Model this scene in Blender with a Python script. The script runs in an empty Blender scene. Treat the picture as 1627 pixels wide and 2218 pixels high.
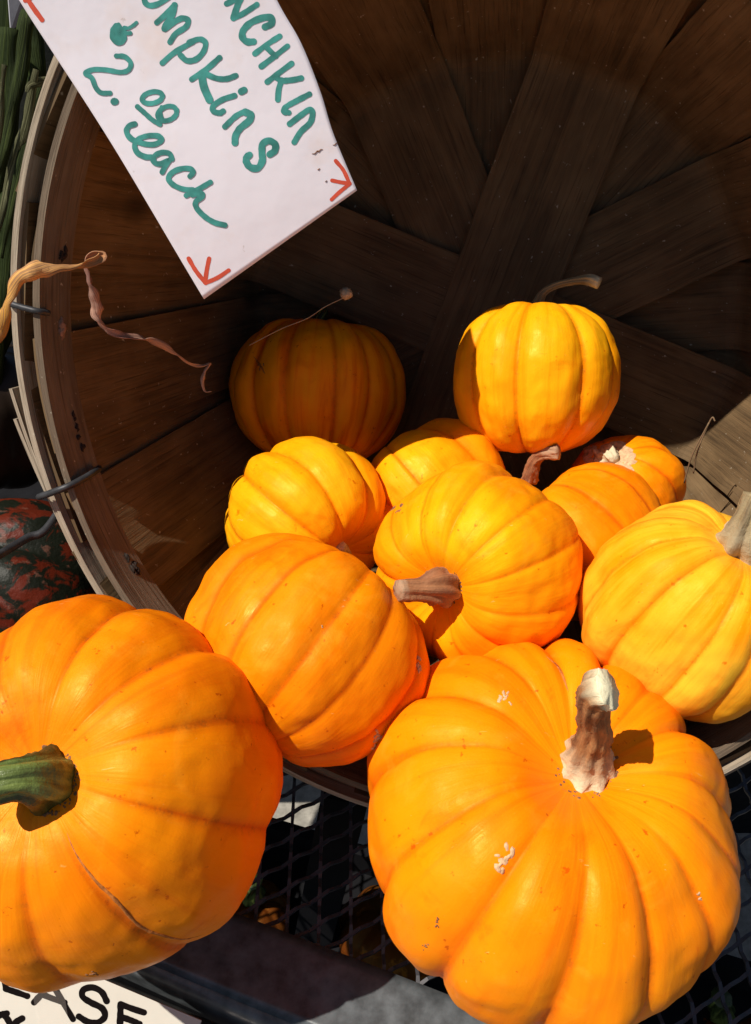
import bpy, bmesh, math, random
import numpy as np
from mathutils import Vector, Matrix, noise
from mathutils.bvhtree import BVHTree
random.seed(7)
R = math.radians
C = bpy.context.scene.collection
scene = bpy.context.scene

# ------------------------------------------------------------------ camera
FPX, CX, CY = 1900.0, 813.5, 1109.0
PITCH, CAMH = 42.0, 0.41
cam_d = bpy.data.cameras.new('camera')
cam = bpy.data.objects.new('camera', cam_d); C.objects.link(cam)
cam.location = (0, 0, CAMH); cam.rotation_euler = (R(90 - PITCH), 0, 0)
cam_d.sensor_fit = 'VERTICAL'; cam_d.sensor_height = 36; cam_d.lens = 36 * FPX / 2218
cam_d.clip_start = 0.01; cam_d.clip_end = 200
scene.camera = cam
XR = Vector((1, 0, 0))
FW = Vector((0, math.cos(R(PITCH)), -math.sin(R(PITCH))))
UP = Vector((0, math.sin(R(PITCH)), math.cos(R(PITCH))))
CAM = Vector((0, 0, CAMH))

# ------------------------------------------------------------------ sky and sun
SUN_TRAVEL = Vector((0.47, 0.145, -0.87)).normalized()
to_sun = -SUN_TRAVEL
elev = math.asin(to_sun.z); az = math.atan2(to_sun.x, to_sun.y)
world = bpy.data.worlds.new('World'); scene.world = world; world.use_nodes = True
nt = world.node_tree
sky = nt.nodes.new('ShaderNodeTexSky'); sky.sky_type = 'NISHITA'; sky.sun_disc = False
sky.sun_elevation = elev; sky.sun_rotation = az
nt.links.new(sky.outputs[0], nt.nodes['Background'].inputs[0])
nt.nodes['Background'].inputs[1].default_value = 0.05
sd = bpy.data.lights.new('sun', 'SUN'); sd.energy = 5.0; sd.angle = R(0.5); sd.color = (1, 0.93, 0.82)
so = bpy.data.objects.new('sun', sd); C.objects.link(so)
so.rotation_euler = to_sun.to_track_quat('Z', 'Y').to_euler()
scene.view_settings.view_transform = 'Standard'
scene.view_settings.look = 'None'; scene.view_settings.gamma = 1
scene.view_settings.exposure = 0.2
scene.cycles.max_bounces = 8; scene.cycles.diffuse_bounces = 3
scene.cycles.use_denoising = True
scene.cycles.sample_clamp_indirect = 4

# ------------------------------------------------------------------ helpers
def ray(px, py):
    return FW + XR * ((px - CX) / FPX) - UP * ((py - CY) / FPX)
def P(px, py, z):                       # point seen at photo position px,py at optical depth z
    return CAM + ray(px, py) * z
def G(px, py, h=0.0):                   # point where that sight line meets the level h
    d = ray(px, py); return CAM + d * ((h - CAMH) / d.z)
def V(r, u, t):                         # right, up, towards-viewer vector -> world
    return XR * r + UP * u - FW * t

def thing(name, label, cat, loc=(0, 0, 0), group=None, kind=None):
    o = bpy.data.objects.new(name, None); C.objects.link(o)
    o.location = loc; o.empty_display_size = .02
    o['label'] = label; o['category'] = cat
    if group: o['group'] = group
    if kind: o['kind'] = kind
    bpy.context.view_layer.update()
    return o
def obj(name, bm, m, parent=None, smooth=True, label=None):
    """bm holds world coordinates"""
    me = bpy.data.meshes.new(name)
    if parent is not None:
        w = Vector(parent.location)
        if parent.parent: w = w + Vector(parent.parent.location)
        bmesh.ops.translate(bm, verts=bm.verts, vec=-w)
    bm.normal_update()
    bm.to_mesh(me); bm.free()
    for p in me.polygons: p.use_smooth = smooth
    me.materials.append(m)
    o = bpy.data.objects.new(name, me); C.objects.link(o)
    if parent is not None: o.parent = parent
    if label: o['label'] = label
    return o
def tag(o, label, cat, group=None, kind=None):
    o['label'] = label; o['category'] = cat
    if group: o['group'] = group
    if kind: o['kind'] = kind
    return o

def spline(pts, n=8):
    """Catmull-Rom through pts (any dimension)"""
    pts = [np.array(p, float) for p in pts]
    if len(pts) < 3:
        return [pts[0] + (pts[-1] - pts[0]) * i / n for i in range(n + 1)]
    q = [2 * pts[0] - pts[1]] + pts + [2 * pts[-1] - pts[-2]]
    out = []
    for i in range(1, len(q) - 2):
        p0, p1, p2, p3 = q[i - 1:i + 3]
        for k in range(n):
            t = k / n
            out.append(.5 * (2 * p1 + (p2 - p0) * t + (2 * p0 - 5 * p1 + 4 * p2 - p3) * t * t + (3 * p1 - p0 - 3 * p2 + p3) * t ** 3))
    out.append(pts[-1]); return out

def tube(bm, pts, radii, sides=12, cap=True, ribs=0, ribamp=0, twist=0, rough=0, seed=0, flat=1.0):
    """swept tube in world coordinates"""
    pts = [Vector(p) for p in pts]; n = len(pts)
    t0 = (pts[1] - pts[0]).normalized()
    ref = Vector((0, 0, 1)) if abs(t0.z) < .9 else Vector((1, 0, 0))
    nrm = (ref - t0 * ref.dot(t0)).normalized()
    uvl = bm.loops.layers.uv.verify()
    rings = []; L = 0; Ls = []
    for i, p in enumerate(pts):
        t = (pts[min(i + 1, n - 1)] - pts[max(i - 1, 0)]).normalized()
        nrm = (nrm - t * nrm.dot(t)).normalized(); b = t.cross(nrm)
        r = radii[i] if hasattr(radii, '__len__') else radii
        if i: L += (pts[i] - pts[i - 1]).length
        Ls.append(L); ring = []
        for k in range(sides):
            a = 2 * math.pi * k / sides
            f = 1.0
            if ribs: f += ribamp * min(1, (1.02 - i / n) * 4) * (abs(math.cos(ribs * .5 * a + seed)) ** .8 * 2 - 1)
            if rough: f += rough * noise.noise(Vector((math.cos(a) * 2 + seed, math.sin(a) * 2, L * 160)))
            if rough: f += rough * .6 * noise.noise(Vector((math.cos(a) * 6 + seed, math.sin(a) * 6, L * 600)))
            a2 = a + twist * i / n
            ring.append(bm.verts.new(p + (nrm * math.cos(a2) + b * math.sin(a2) * flat) * r * f))
        rings.append(ring)
    for i in range(n - 1):
        for k in range(sides):
            k2 = (k + 1) % sides
            f = bm.faces.new((rings[i][k], rings[i][k2], rings[i + 1][k2], rings[i + 1][k]))
            us = (k / sides, (k + 1) / sides, (k + 1) / sides, k / sides); vs = (Ls[i], Ls[i], Ls[i + 1], Ls[i + 1])
            for l, u_, v_ in zip(f.loops, us, vs): l[uvl].uv = (u_, v_)
    if cap:
        for ring, p, fl in ((rings[0], pts[0], -1), (rings[-1], pts[-1], 1)):
            c = bm.verts.new(p + (pts[-1] - pts[-2]).normalized() * (radii[-1] if hasattr(radii, '__len__') else radii) * .12 * (fl > 0))
            for k in range(sides):
                k2 = (k + 1) % sides
                bm.faces.new((ring[k], ring[k2], c) if fl > 0 else (ring[k2], ring[k], c))
    return rings

def box(bm, c, ax, ay, az):
    """box centred at c with half-extent vectors"""
    vs = [bm.verts.new(Vector(c) + ax * i + ay * j + az * k) for i in (-1, 1) for j in (-1, 1) for k in (-1, 1)]
    for q in ((0, 1, 3, 2), (4, 6, 7, 5), (0, 4, 5, 1), (2, 3, 7, 6), (0, 2, 6, 4), (1, 5, 7, 3)):
        bm.faces.new([vs[i] for i in q])

# ------------------------------------------------------------------ materials
def mat(name):
    m = bpy.data.materials.new(name); m.use_nodes = True
    n = m.node_tree.nodes; b = n['Principled BSDF']
    return m, m.node_tree, b
def N(t, typ, **kw):
    n = t.nodes.new(typ)
    for k, v in kw.items():
        if k in n.inputs.keys(): n.inputs[k].default_value = v
        else: setattr(n, k, v)
    return n
def ramp(t, src, stops):
    r = t.nodes.new('ShaderNodeValToRGB'); e = r.color_ramp.elements
    while len(e) > 1: e.remove(e[0])
    e[0].position = stops[0][0]; e[0].color = (*stops[0][1], 1)
    for p, c in stops[1:]:
        x = e.new(p); x.color = (*c, 1)
    t.links.new(src, r.inputs[0]); return r.outputs[0]
def mixc(t, fac, a, b, mode='MIX'):
    m = t.nodes.new('ShaderNodeMix'); m.data_type = 'RGBA'; m.blend_type = mode
    for s, v in ((0, fac), (6, a), (7, b)):
        if hasattr(v, 'is_linked') or hasattr(v, 'links'): t.links.new(v, m.inputs[s])
        else: m.inputs[s].default_value = v if s == 0 else (*v, 1)
    return m.outputs[2]
def math_(t, op, a, b=0.0, clamp=False):
    m = t.nodes.new('ShaderNodeMath'); m.operation = op; m.use_clamp = clamp
    for i, v in ((0, a), (1, b)):
        if hasattr(v, 'links'): t.links.new(v, m.inputs[i])
        else: m.inputs[i].default_value = v
    return m.outputs[0]
def noise_(t, vec, scale, detail=3, rough=.5, dist=0):
    n = N(t, 'ShaderNodeTexNoise'); n.inputs['Scale'].default_value = scale
    n.inputs['Detail'].default_value = detail; n.inputs['Roughness'].default_value = rough; n.inputs['Distortion'].default_value = dist
    if vec is not None: t.links.new(vec, n.inputs['Vector'])
    return n.outputs[0]
def mapping(t, src, scale=(1, 1, 1), loc=(0, 0, 0)):
    m = t.nodes.new('ShaderNodeMapping'); m.inputs['Scale'].default_value = scale; m.inputs['Location'].default_value = loc
    t.links.new(src, m.inputs[0]); return m.outputs[0]
def bump(t, b, h, strength, dist):
    bp = N(t, 'ShaderNodeBump'); bp.inputs['Strength'].default_value = strength; bp.inputs['Distance'].default_value = dist
    t.links.new(h, bp.inputs['Height']); t.links.new(bp.outputs[0], b.inputs['Normal'])

def pumpkin_mat(name, base, deep, pale, seed=0, mottle=0.35, rough=.44):
    m, t, b = mat(name)
    tc = t.nodes.new('ShaderNodeTexCoord')
    uv = tc.outputs['UV']; ob = tc.outputs['Object']
    o2 = mapping(t, ob, loc=(seed * 1.3, seed * .7, seed))
    big = noise_(t, o2, 22, 2, .5)
    streak = noise_(t, mapping(t, uv, (26, 1.1, 1), (seed, seed * 2, 0)), 1.6, 4, .6, .4)
    fine = noise_(t, o2, 260, 3, .6)
    spk = noise_(t, o2, 900, 2, .5)
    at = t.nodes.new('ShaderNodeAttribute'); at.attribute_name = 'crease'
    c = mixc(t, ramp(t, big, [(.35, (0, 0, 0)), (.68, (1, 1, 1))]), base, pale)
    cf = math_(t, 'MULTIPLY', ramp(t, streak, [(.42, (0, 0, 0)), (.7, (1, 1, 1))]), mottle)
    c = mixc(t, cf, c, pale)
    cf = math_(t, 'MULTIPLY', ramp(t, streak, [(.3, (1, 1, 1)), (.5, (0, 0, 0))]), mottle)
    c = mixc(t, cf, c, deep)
    c = mixc(t, math_(t, 'MULTIPLY', at.outputs['Fac'], .9, True), c, deep)  # creases redder by nature, deepened further to imitate shading between ribs
    c = mixc(t, ramp(t, spk, [(.24, (.45, .45, .45)), (.33, (0, 0, 0))]), c, pale)
    c = mixc(t, ramp(t, fine, [(.27, (.8, .8, .8)), (.33, (0, 0, 0))]), c, (deep[0] * .75, deep[1] * .7, deep[2]))
    # a few tiny dark specks
    vor = N(t, 'ShaderNodeTexVoronoi'); vor.inputs['Scale'].default_value = 55
    t.links.new(mapping(t, ob, loc=(seed * 3.1, seed, 2)), vor.inputs['Vector'])
    sel = math_(t, 'LESS_THAN', vor.outputs['Distance'], .05)
    gate = math_(t, 'GREATER_THAN', noise_(t, o2, 31, 1), .62)
    c = mixc(t, math_(t, 'MULTIPLY', math_(t, 'MULTIPLY', sel, gate), .75), c, (.16, .07, .015))
    pat = noise_(t, mapping(t, o2, (1, 1, 1), (5, 2, 1)), 45, 5, .65, .8)
    c = mixc(t, ramp(t, pat, [(.56, (0, 0, 0)), (.72, (.35, .35, .35))]), c, (.98, .36, .02))
    c = mixc(t, ramp(t, pat, [(.28, (.45, .45, .45)), (.42, (0, 0, 0))]), c, deep)
    scr = noise_(t, mapping(t, o2, (90, 500, 260)), 1, 2, .6, 1.5)
    c = mixc(t, ramp(t, scr, [(.74, (0, 0, 0)), (.78, (.35, .35, .35))]), c, (.95, .55, .2))
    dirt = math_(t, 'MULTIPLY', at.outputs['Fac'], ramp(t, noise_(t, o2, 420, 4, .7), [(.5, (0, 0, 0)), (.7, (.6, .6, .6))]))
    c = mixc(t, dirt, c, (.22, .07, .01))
    t.links.new(c, b.inputs['Base Color'])
    rr = ramp(t, noise_(t, o2, 90, 5, .7), [(.3, (rough - .14,) * 3), (.7, (rough + .18,) * 3)])
    t.links.new(rr, b.inputs['Roughness'])
    b.inputs['Subsurface Weight'].default_value = .05
    b.inputs['Subsurface Radius'].default_value = (1, .35, .05)
    b.inputs['Subsurface Scale'].default_value = .006
    b.inputs['Specular IOR Level'].default_value = .30; b.inputs['Specular Tint'].default_value = (1, .72, .22, 1)
    hh = math_(t, 'ADD', math_(t, 'MULTIPLY', fine, .25), noise_(t, mapping(t, uv, (60, 3, 1)), 2.5, 3))
    hh = math_(t, 'ADD', hh, math_(t, 'MULTIPLY', spk, .35))
    bump(t, b, hh, .2, .0008)
    return m

def wood_mat(name, base, dark, pale, seed=0, gs=1.0, rough=.75, bumps=.5):
    """grain runs along uv.y (metres)"""
    m, t, b = mat(name)
    tc = t.nodes.new('ShaderNodeTexCoord'); uv = tc.outputs['UV']
    oi = t.nodes.new('ShaderNodeObjectInfo')
    cmb = t.nodes.new('ShaderNodeCombineXYZ')
    t.links.new(math_(t, 'MULTIPLY', oi.outputs['Random'], 40), cmb.inputs[0]); t.links.new(math_(t, 'MULTIPLY', oi.outputs['Random'], 17), cmb.inputs[1])
    va = t.nodes.new('ShaderNodeVectorMath'); va.operation = 'ADD'; t.links.new(uv, va.inputs[0]); t.links.new(cmb.outputs[0], va.inputs[1])
    g1 = noise_(t, mapping(t, va.outputs[0], (900 * gs, 22 * gs, 1)), 1, 5, .65, .3)
    g2 = noise_(t, mapping(t, va.outputs[0], (200 * gs, 9 * gs, 1)), 1, 4, .6, .8)
    bl = noise_(t, mapping(t, va.outputs[0], (40, 25, 1)), 1, 3, .55)
    c = mixc(t, ramp(t, g2, [(.3, (0, 0, 0)), (.7, (1, 1, 1))]), base, dark)
    c = mixc(t, math_(t, 'MULTIPLY', ramp(t, bl, [(.4, (0, 0, 0)), (.75, (1, 1, 1))]), .5), c, pale)
    c = mixc(t, ramp(t, g1, [(.3, (.75, .75, .75)), (.46, (0, 0, 0))]), c, tuple(x * .45 for x in dark))
    # dusty flecks
    fl = noise_(t, mapping(t, va.outputs[0], (260, 180, 1)), 1, 2, .8)
    c = mixc(t, ramp(t, fl, [(.675, (0, 0, 0)), (.76, (.75, .75, .75))]), c, (.5, .45, .36))
    # knots
    vo = N(t, 'ShaderNodeTexVoronoi'); vo.inputs['Scale'].default_value = 1
    t.links.new(mapping(t, va.outputs[0], (14, 9, 1)), vo.inputs['Vector'])
    k = ramp(t, vo.outputs['Distance'], [(.05, (.8, .8, .8)), (.14, (0, 0, 0))])
    c = mixc(t, k, c, tuple(x * .35 for x in dark))
    t.links.new(c, b.inputs['Base Color']); b.inputs['Roughness'].default_value = rough
    b.inputs['Specular IOR Level'].default_value = .3
    bump(t, b, math_(t, 'ADD', g1, g2), bumps, .0008)
    return m

def plain(name, col, rough=.6, metal=0, nscale=60, var=.35, bmp=.2, bd=.001, spec=.4, coord='Object', col2=None):
    m, t, b = mat(name)
    tc = t.nodes.new('ShaderNodeTexCoord')
    f = noise_(t, tc.outputs[coord], nscale, 5, .6)
    lo = col2 or tuple(x * (1 - var) for x in col)
    t.links.new(mixc(t, ramp(t, f, [(.3, (0, 0, 0)), (.7, (1, 1, 1))]), lo, col), b.inputs['Base Color'])
    b.inputs['Roughness'].default_value = rough; b.inputs['Metallic'].default_value = metal
    b.inputs['Specular IOR Level'].default_value = spec
    if bmp: bump(t, b, f, bmp, bd)
    return m

ORANGE = ((.91, .200, .001), (.78, .105, .001), (.94, .275, .002))
AMBER = ((.93, .245, .002), (.82, .16, .001), (.95, .40, .003))
YELLOW = ((.94, .335, .002), (.86, .20, .001), (.95, .43, .006))
M = {}
M['stave'] = wood_mat('stave_wood', (.160, .098, .045), (.070, .042, .019), (.26, .17, .085), 1)
M['hoop'] = wood_mat('hoop_wood', (.17, .125, .085), (.085, .058, .038), (.27, .21, .15), 3, rough=.85, bumps=.9)
M['hoop_pale'] = wood_mat('weathered_hoop_wood', (.42, .345, .26), (.20, .15, .10), (.55, .48, .38), 4, rough=.85, bumps=.9)
M['stem_tan'] = None
def stem_mat(name, base, dark, pale, streaky=False):
    m, t, b = mat(name)
    tc = t.nodes.new('ShaderNodeTexCoord')
    st = noise_(t, mapping(t, tc.outputs['UV'], (16, 60, 1)), 1, 4, .6, .3)
    f = noise_(t, tc.outputs['Object'], 240, 4, .7)
    c = mixc(t, ramp(t, st, [(.3, (0, 0, 0)), (.65, (1, 1, 1))]), dark, base)
    at = t.nodes.new('ShaderNodeAttribute'); at.attribute_name = 'pale'
    fa = math_(t, 'MULTIPLY', at.outputs['Fac'], ramp(t, f, [(.25, (.5, .5, .5)), (.5, (1, 1, 1))]), True)
    if streaky:
        fa = math_(t, 'MULTIPLY', ramp(t, noise_(t, mapping(t, tc.outputs['UV'], (9, 30, 1), (3, 1, 0)), 1, 3, .6), [(.48, (0, 0, 0)), (.66, (1, 1, 1))]), .9)
    c = mixc(t, fa, c, pale)
    t.links.new(c, b.inputs['Base Color']); b.inputs['Roughness'].default_value = .45 if streaky else .8
    bump(t, b, math_(t, 'ADD', f, st), .7, .001)
    return m
M['stem_tan'] = stem_mat('dry_stem', (.36, .17, .06), (.10, .038, .014), (.80, .72, .48))
M['stem_brown'] = stem_mat('brown_stem', (.36, .15, .06), (.17, .06, .025), (.55, .42, .28))
M['stem_grey'] = stem_mat('greyish_stem', (.33, .25, .13), (.12, .085, .045), (.62, .54, .36))
M['stem_green'] = stem_mat('green_stem', (.028, .050, .008), (.006, .012, .003), (.17, .22, .05), True)
M['cork'] = plain('corky_scar', (.80, .50, .28), .9, nscale=500, var=.5, bmp=.8)
M['scar_dark'] = plain('dark_scar', (.35, .15, .06), .9, nscale=600, var=.7, bmp=.8)
M['metal'] = plain('dark_painted_metal', (.115, .128, .138), .34, metal=.05, nscale=110, var=.7, bmp=.25, bd=.0006)
M['steel'] = plain('worn_bare_metal', (.40, .36, .33), .28, metal=.9, nscale=45, var=.45, bmp=.15, bd=.0006)
M['mesh'] = plain('dark_mesh_metal', (.085, .085, .095), .5, metal=.3, nscale=120, var=.5)
M['wire'] = plain('galvanised_wire', (.055, .056, .062), .5, metal=.35, nscale=200, var=.5)
M['teal'] = plain('teal_marker', (.065, .37, .33), .7, nscale=170, var=.55, bmp=0)
M['red'] = plain('red_marker', (.75, .10, .05), .7, nscale=160, var=.25, bmp=0)
M['black'] = plain('black_marker', (.006, .004, .004), .8, nscale=90, var=.4, bmp=0, spec=.05)
M['leaf_dry'] = None
M['pavement'] = plain('pavement', (.34, .32, .28), .9, nscale=60, var=.5, bmp=.6, bd=.003)
M['shade_sheet'] = plain('backdrop_shade_colour', (.012, .014, .010), .95, nscale=300, var=.5, bmp=.5)  # near-black colour stands for shade behind the display
M['seam'] = plain('healed_seam', (.62, .19, .03), .6, nscale=400, var=.6, bmp=.5)
M['knot'] = plain('dark_knot', (.035, .022, .016), .9, nscale=500, var=.6)
M['hoop_knot'] = plain('pale_knot', (.42, .25, .18), .8, nscale=420, var=.75, bmp=.8)
M['tray'] = plain('dark_board', (.010, .010, .012), .8, nscale=80, var=.4, spec=.1)

# ------------------------------------------------------------------ pavement, cloth behind
bm = bmesh.new(); bmesh.ops.create_grid(bm, x_segments=2, y_segments=2, size=30)
bmesh.ops.translate(bm, verts=bm.verts, vec=(0, 0, -.75))
tag(obj('pavement', bm, M['pavement'], smooth=False), 'grey pavement seen through the shelf mesh', 'pavement', kind='structure')

# ------------------------------------------------------------------ pumpkins
def frame_from(axis):
    z = V(*axis).normalized()
    x = XR - z * XR.dot(z)
    if x.length < .25: x = -UP * (1 if z.dot(UP) < 0 else -1) - z * (-UP).dot(z)
    x.normalize(); y = z.cross(x)
    return x, y, z

def pumpkin_surface(c, r, axis, squash, creases, depth, k, dimple=.22, seed=0, nt_=288, npz=96, power=.86, egg=0.0, lob=.05, name_v=None):
    bm = bmesh.new()
    cr = sorted(a % 360 for a in creases); n = len(cr)
    x, y, z = frame_from(axis)
    rnd = random.Random(seed)
    lobes = [1 + rnd.uniform(-lob, lob) for _ in range(n)]
    cdep = [rnd.uniform(.6, 1.15) for _ in range(n)]; cends = [rnd.uniform(.35, .95) for _ in range(n)]
    lay = bm.verts.layers.float.new('crease'); uvl = bm.loops.layers.uv.verify()
    rows = []
    info = []
    for i in range(nt_):
        a = 360 * i / nt_
        j = max([q for q in range(n) if cr[q] <= a], default=n - 1)
        a0 = cr[j]; a1 = cr[(j + 1) % n]
        if a1 <= a0: a1 += 360
        aa = a if a >= a0 else a + 360
        v = abs(2 * (aa - a0) / (a1 - a0) - 1)
        w = (a1 - a0) / 36.0
        vs = v - .06 * max(0, (v - .88) / .12) ** 2 * 0
        f = 1 - (1 - (1 - (1 - v) ** 1.0) ** k) # v^k
        f = v ** k
        # blend lobe scale so neighbours meet at creases
        ls = 1 + (lobes[j] - 1) * (1 - v ** 2)
        side = j if (aa - a0) / (a1 - a0) < .5 else (j + 1) % n
        info.append((a, f, ls, min(1.25, w ** .5) * cdep[side]))
    for i, (a, f, ls, w) in enumerate(info):
        col = []
        ca, sa = math.cos(R(a)), math.sin(R(a))
        for m_ in range(1, npz):
            ph = math.pi * m_ / npz
            sp, cp = math.sin(ph), math.cos(ph)
            rho = sp ** power; h = math.copysign(abs(cp) ** .95, cp) * squash
            h *= 1 + egg * cp
            rho *= 1 + egg * .3 * cp
            dm = dimple * math.exp(-(rho / .36) ** 2)
            h += -dm if cp > 0 else dm * .7
            wt = min(1, sp / .7); wt = wt * wt * (3 - 2 * wt)
            g = (1 - depth * w * f * wt) * (1 + (ls - 1) * wt)
            hz = h * (1 - depth * w * f * wt * .75) * (1 + (ls - 1) * wt * .6)
            p = x * (ca * rho * g) + y * (sa * rho * g) + z * hz
            q = p * 1.3 + Vector((seed * 3.7, seed, 0))
            p = p * (1 + .05 * noise.noise(q) + .018 * noise.noise(q * 3.3) + .006 * noise.noise(q * 8) + .0018 * noise.noise(q * 22))
            vt = bm.verts.new(Vector(c) + p * r)
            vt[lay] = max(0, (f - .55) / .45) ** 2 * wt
            col.append(vt)
        rows.append(col)
    top = bm.verts.new(sum((q[0].co for q in rows), Vector()) / nt_); bot = bm.verts.new(sum((q[-1].co for q in rows), Vector()) / nt_)
    for i in range(nt_):
        j = (i + 1) % nt_
        for m_ in range(npz - 2):
            fc = bm.faces.new((rows[i][m_], rows[i][m_ + 1], rows[j][m_ + 1], rows[j][m_]))
            for l, (u_, v_) in zip(fc.loops, ((i, m_), (i, m_ + 1), (i + 1, m_ + 1), (i + 1, m_))): l[uvl].uv = (u_ / nt_, v_ / npz)
        bm.faces.new((rows[i][0], rows[j][0], top)); bm.faces.new((rows[j][-1], rows[i][-1], bot))
    return bm, x, y, z

def make_pumpkin(name, label, px, py, z, rpx, axis, squash, creases, depth, k, material, seed, cat='pumpkin', group='pumpkins heaped in and before the basket', **kw):
    c = P(px, py, z); r = rpx * z / FPX
    tt = -ray(px, py).normalized(); rt = UP.cross(tt).normalized(); ut = tt.cross(rt)
    w_ = rt * axis[0] + ut * axis[1] + tt * axis[2]; axis = (w_.dot(XR), w_.dot(UP), -w_.dot(FW))
    bm, x, y, zz = pumpkin_surface(c, r, axis, squash, creases, depth, k, seed=seed, **kw)
    low = min(v.co.z for v in bm.verts)
    t = thing(name, label, cat, (c.x, c.y, low), group)
    bmesh.ops.recalc_face_normals(bm, faces=bm.faces); bm.normal_update()
    bvh = BVHTree.FromBMesh(bm)
    top = bvh.ray_cast(c + zz * r * 3, -zz)[0]
    bmesh.ops.recalc_face_normals(bm, faces=bm.faces)
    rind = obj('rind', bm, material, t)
    return dict(t=t, bvh=bvh, top=top, z=zz, x=x, y=y, r=r, c=c, rind=rind)

def hit(p, px, py):
    d = ray(px, py).normalized()
    h = p['bvh'].ray_cast(CAM, d)
    nn = h[1]
    if nn is not None and nn.dot(d) > 0: nn = -nn
    return h[0], nn

def make_stem(p, path, radii, material, base_flare=0, ribs=6, ribamp=.16, rough=.12, pale=None, twist=.8, seed=0, sides=36, from_top=False, tipcut=0):
    """path: (px, py, toward) with toward = metres nearer than the surface point"""
    h, nrm = hit(p, path[0][0], path[0][1])
    if h is None or from_top: h = p['top'].copy()
    zb = (h - CAM).dot(FW)
    pts = [P(a, b, zb - d) for a, b, d in path]
    pts[0] = pts[0] - (pts[1] - pts[0]).normalized() * .003
    sp = [Vector(v) for v in spline(pts, 8)]
    rr = [float(v[0]) for v in spline([(q,) for q in radii], 8)]
    bm = bmesh.new()
    tube(bm, sp, rr, sides, True, ribs, ribamp, twist, rough, seed)
    lay = bm.verts.layers.float.new('pale')
    n = len(sp)
    for i, v in enumerate(bm.verts):
        s = min(1, (i // sides) / (n - 1))
        v[lay] = pale(s) if pale else 0
    return obj('stem', bm, material, p['t'])

def make_scar(p, px, py, size, material, n=9, seed=0, stretch=(1, 1), name='scar', lift=.0003):
    """small corky crumbs clinging to the rind"""
    rnd = random.Random(seed); bm = bmesh.new()
    any_ = False
    for i in range(n):
        a = rnd.uniform(0, 6.28); d = size * rnd.random() ** .7
        x_, y_ = px + math.cos(a) * d * stretch[0], py + math.sin(a) * d * stretch[1]
        h, nn = hit(p, x_, y_)
        if h is None: continue
        any_ = True
        zb = (h - CAM).dot(FW); s = size * zb / FPX * rnd.uniform(.18, .45)
        t1 = nn.orthogonal().normalized(); t2 = nn.cross(t1)
        cc = bm.verts.new(h + nn * (lift * .6 + s * .12)); ring = []; ring2 = []
        ns = 10; ph = rnd.uniform(0, 6)
        for k_ in range(ns):
            b = 6.2832 * k_ / ns
            q = s * (1 + .45 * math.sin(2 * b + ph) + rnd.uniform(-.25, .25))
            dv = (t1 * math.cos(b) + t2 * math.sin(b))
            ring.append(bm.verts.new(h + dv * q - nn * .0002)); ring2.append(bm.verts.new(h + dv * q * .7 + nn * (lift * .6 + s * .09 * rnd.uniform(.5, 1.2))))
        for k_ in range(ns):
            k2 = (k_ + 1) % ns
            bm.faces.new((ring[k_], ring[k2], ring2[k2], ring2[k_])); bm.faces.new((ring2[k_], ring2[k2], cc))
    if not any_: bm.free(); return
    o = obj(name, bm, material, p['t']); o['kind'] = 'stuff'
    return o

def even(n, off=0, jit=6, seed=0):
    rnd = random.Random(seed)
    return [off + 360 * i / n + rnd.uniform(-jit, jit) for i in range(n)]

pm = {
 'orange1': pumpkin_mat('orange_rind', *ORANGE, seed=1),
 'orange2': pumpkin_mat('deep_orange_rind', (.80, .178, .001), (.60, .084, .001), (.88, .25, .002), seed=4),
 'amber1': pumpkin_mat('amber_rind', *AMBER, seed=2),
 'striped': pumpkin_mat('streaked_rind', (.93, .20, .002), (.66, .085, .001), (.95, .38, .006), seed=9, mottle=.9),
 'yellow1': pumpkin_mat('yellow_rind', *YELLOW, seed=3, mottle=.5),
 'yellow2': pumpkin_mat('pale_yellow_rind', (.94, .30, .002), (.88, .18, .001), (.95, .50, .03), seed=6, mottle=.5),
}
PK = {}
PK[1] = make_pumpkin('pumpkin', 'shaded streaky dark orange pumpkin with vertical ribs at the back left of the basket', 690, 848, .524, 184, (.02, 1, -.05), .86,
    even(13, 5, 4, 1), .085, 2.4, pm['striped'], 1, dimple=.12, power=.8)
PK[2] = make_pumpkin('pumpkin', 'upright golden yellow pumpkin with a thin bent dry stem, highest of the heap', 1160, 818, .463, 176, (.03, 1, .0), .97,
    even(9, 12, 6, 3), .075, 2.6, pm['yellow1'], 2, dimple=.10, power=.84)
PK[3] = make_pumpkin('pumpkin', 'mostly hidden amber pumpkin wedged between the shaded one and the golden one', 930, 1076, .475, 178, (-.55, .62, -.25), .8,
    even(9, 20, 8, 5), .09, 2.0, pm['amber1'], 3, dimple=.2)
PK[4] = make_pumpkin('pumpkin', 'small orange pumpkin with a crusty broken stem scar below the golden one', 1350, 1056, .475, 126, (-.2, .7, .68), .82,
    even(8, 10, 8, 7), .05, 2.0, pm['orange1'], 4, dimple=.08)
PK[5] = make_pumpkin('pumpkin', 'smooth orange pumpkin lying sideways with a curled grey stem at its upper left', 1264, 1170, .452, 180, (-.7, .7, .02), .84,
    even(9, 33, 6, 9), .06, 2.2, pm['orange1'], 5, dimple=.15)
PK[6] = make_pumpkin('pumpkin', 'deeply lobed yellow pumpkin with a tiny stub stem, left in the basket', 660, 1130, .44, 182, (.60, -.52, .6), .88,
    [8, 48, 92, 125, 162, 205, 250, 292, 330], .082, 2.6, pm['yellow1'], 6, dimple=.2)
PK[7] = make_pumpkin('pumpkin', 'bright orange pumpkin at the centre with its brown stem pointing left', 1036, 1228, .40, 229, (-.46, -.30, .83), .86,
    [-8, 24, 52, 82, 112, 145, 180, 222, 262, 290, 322], .08, 2.8, pm['amber1'], 7, dimple=.22)
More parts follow.
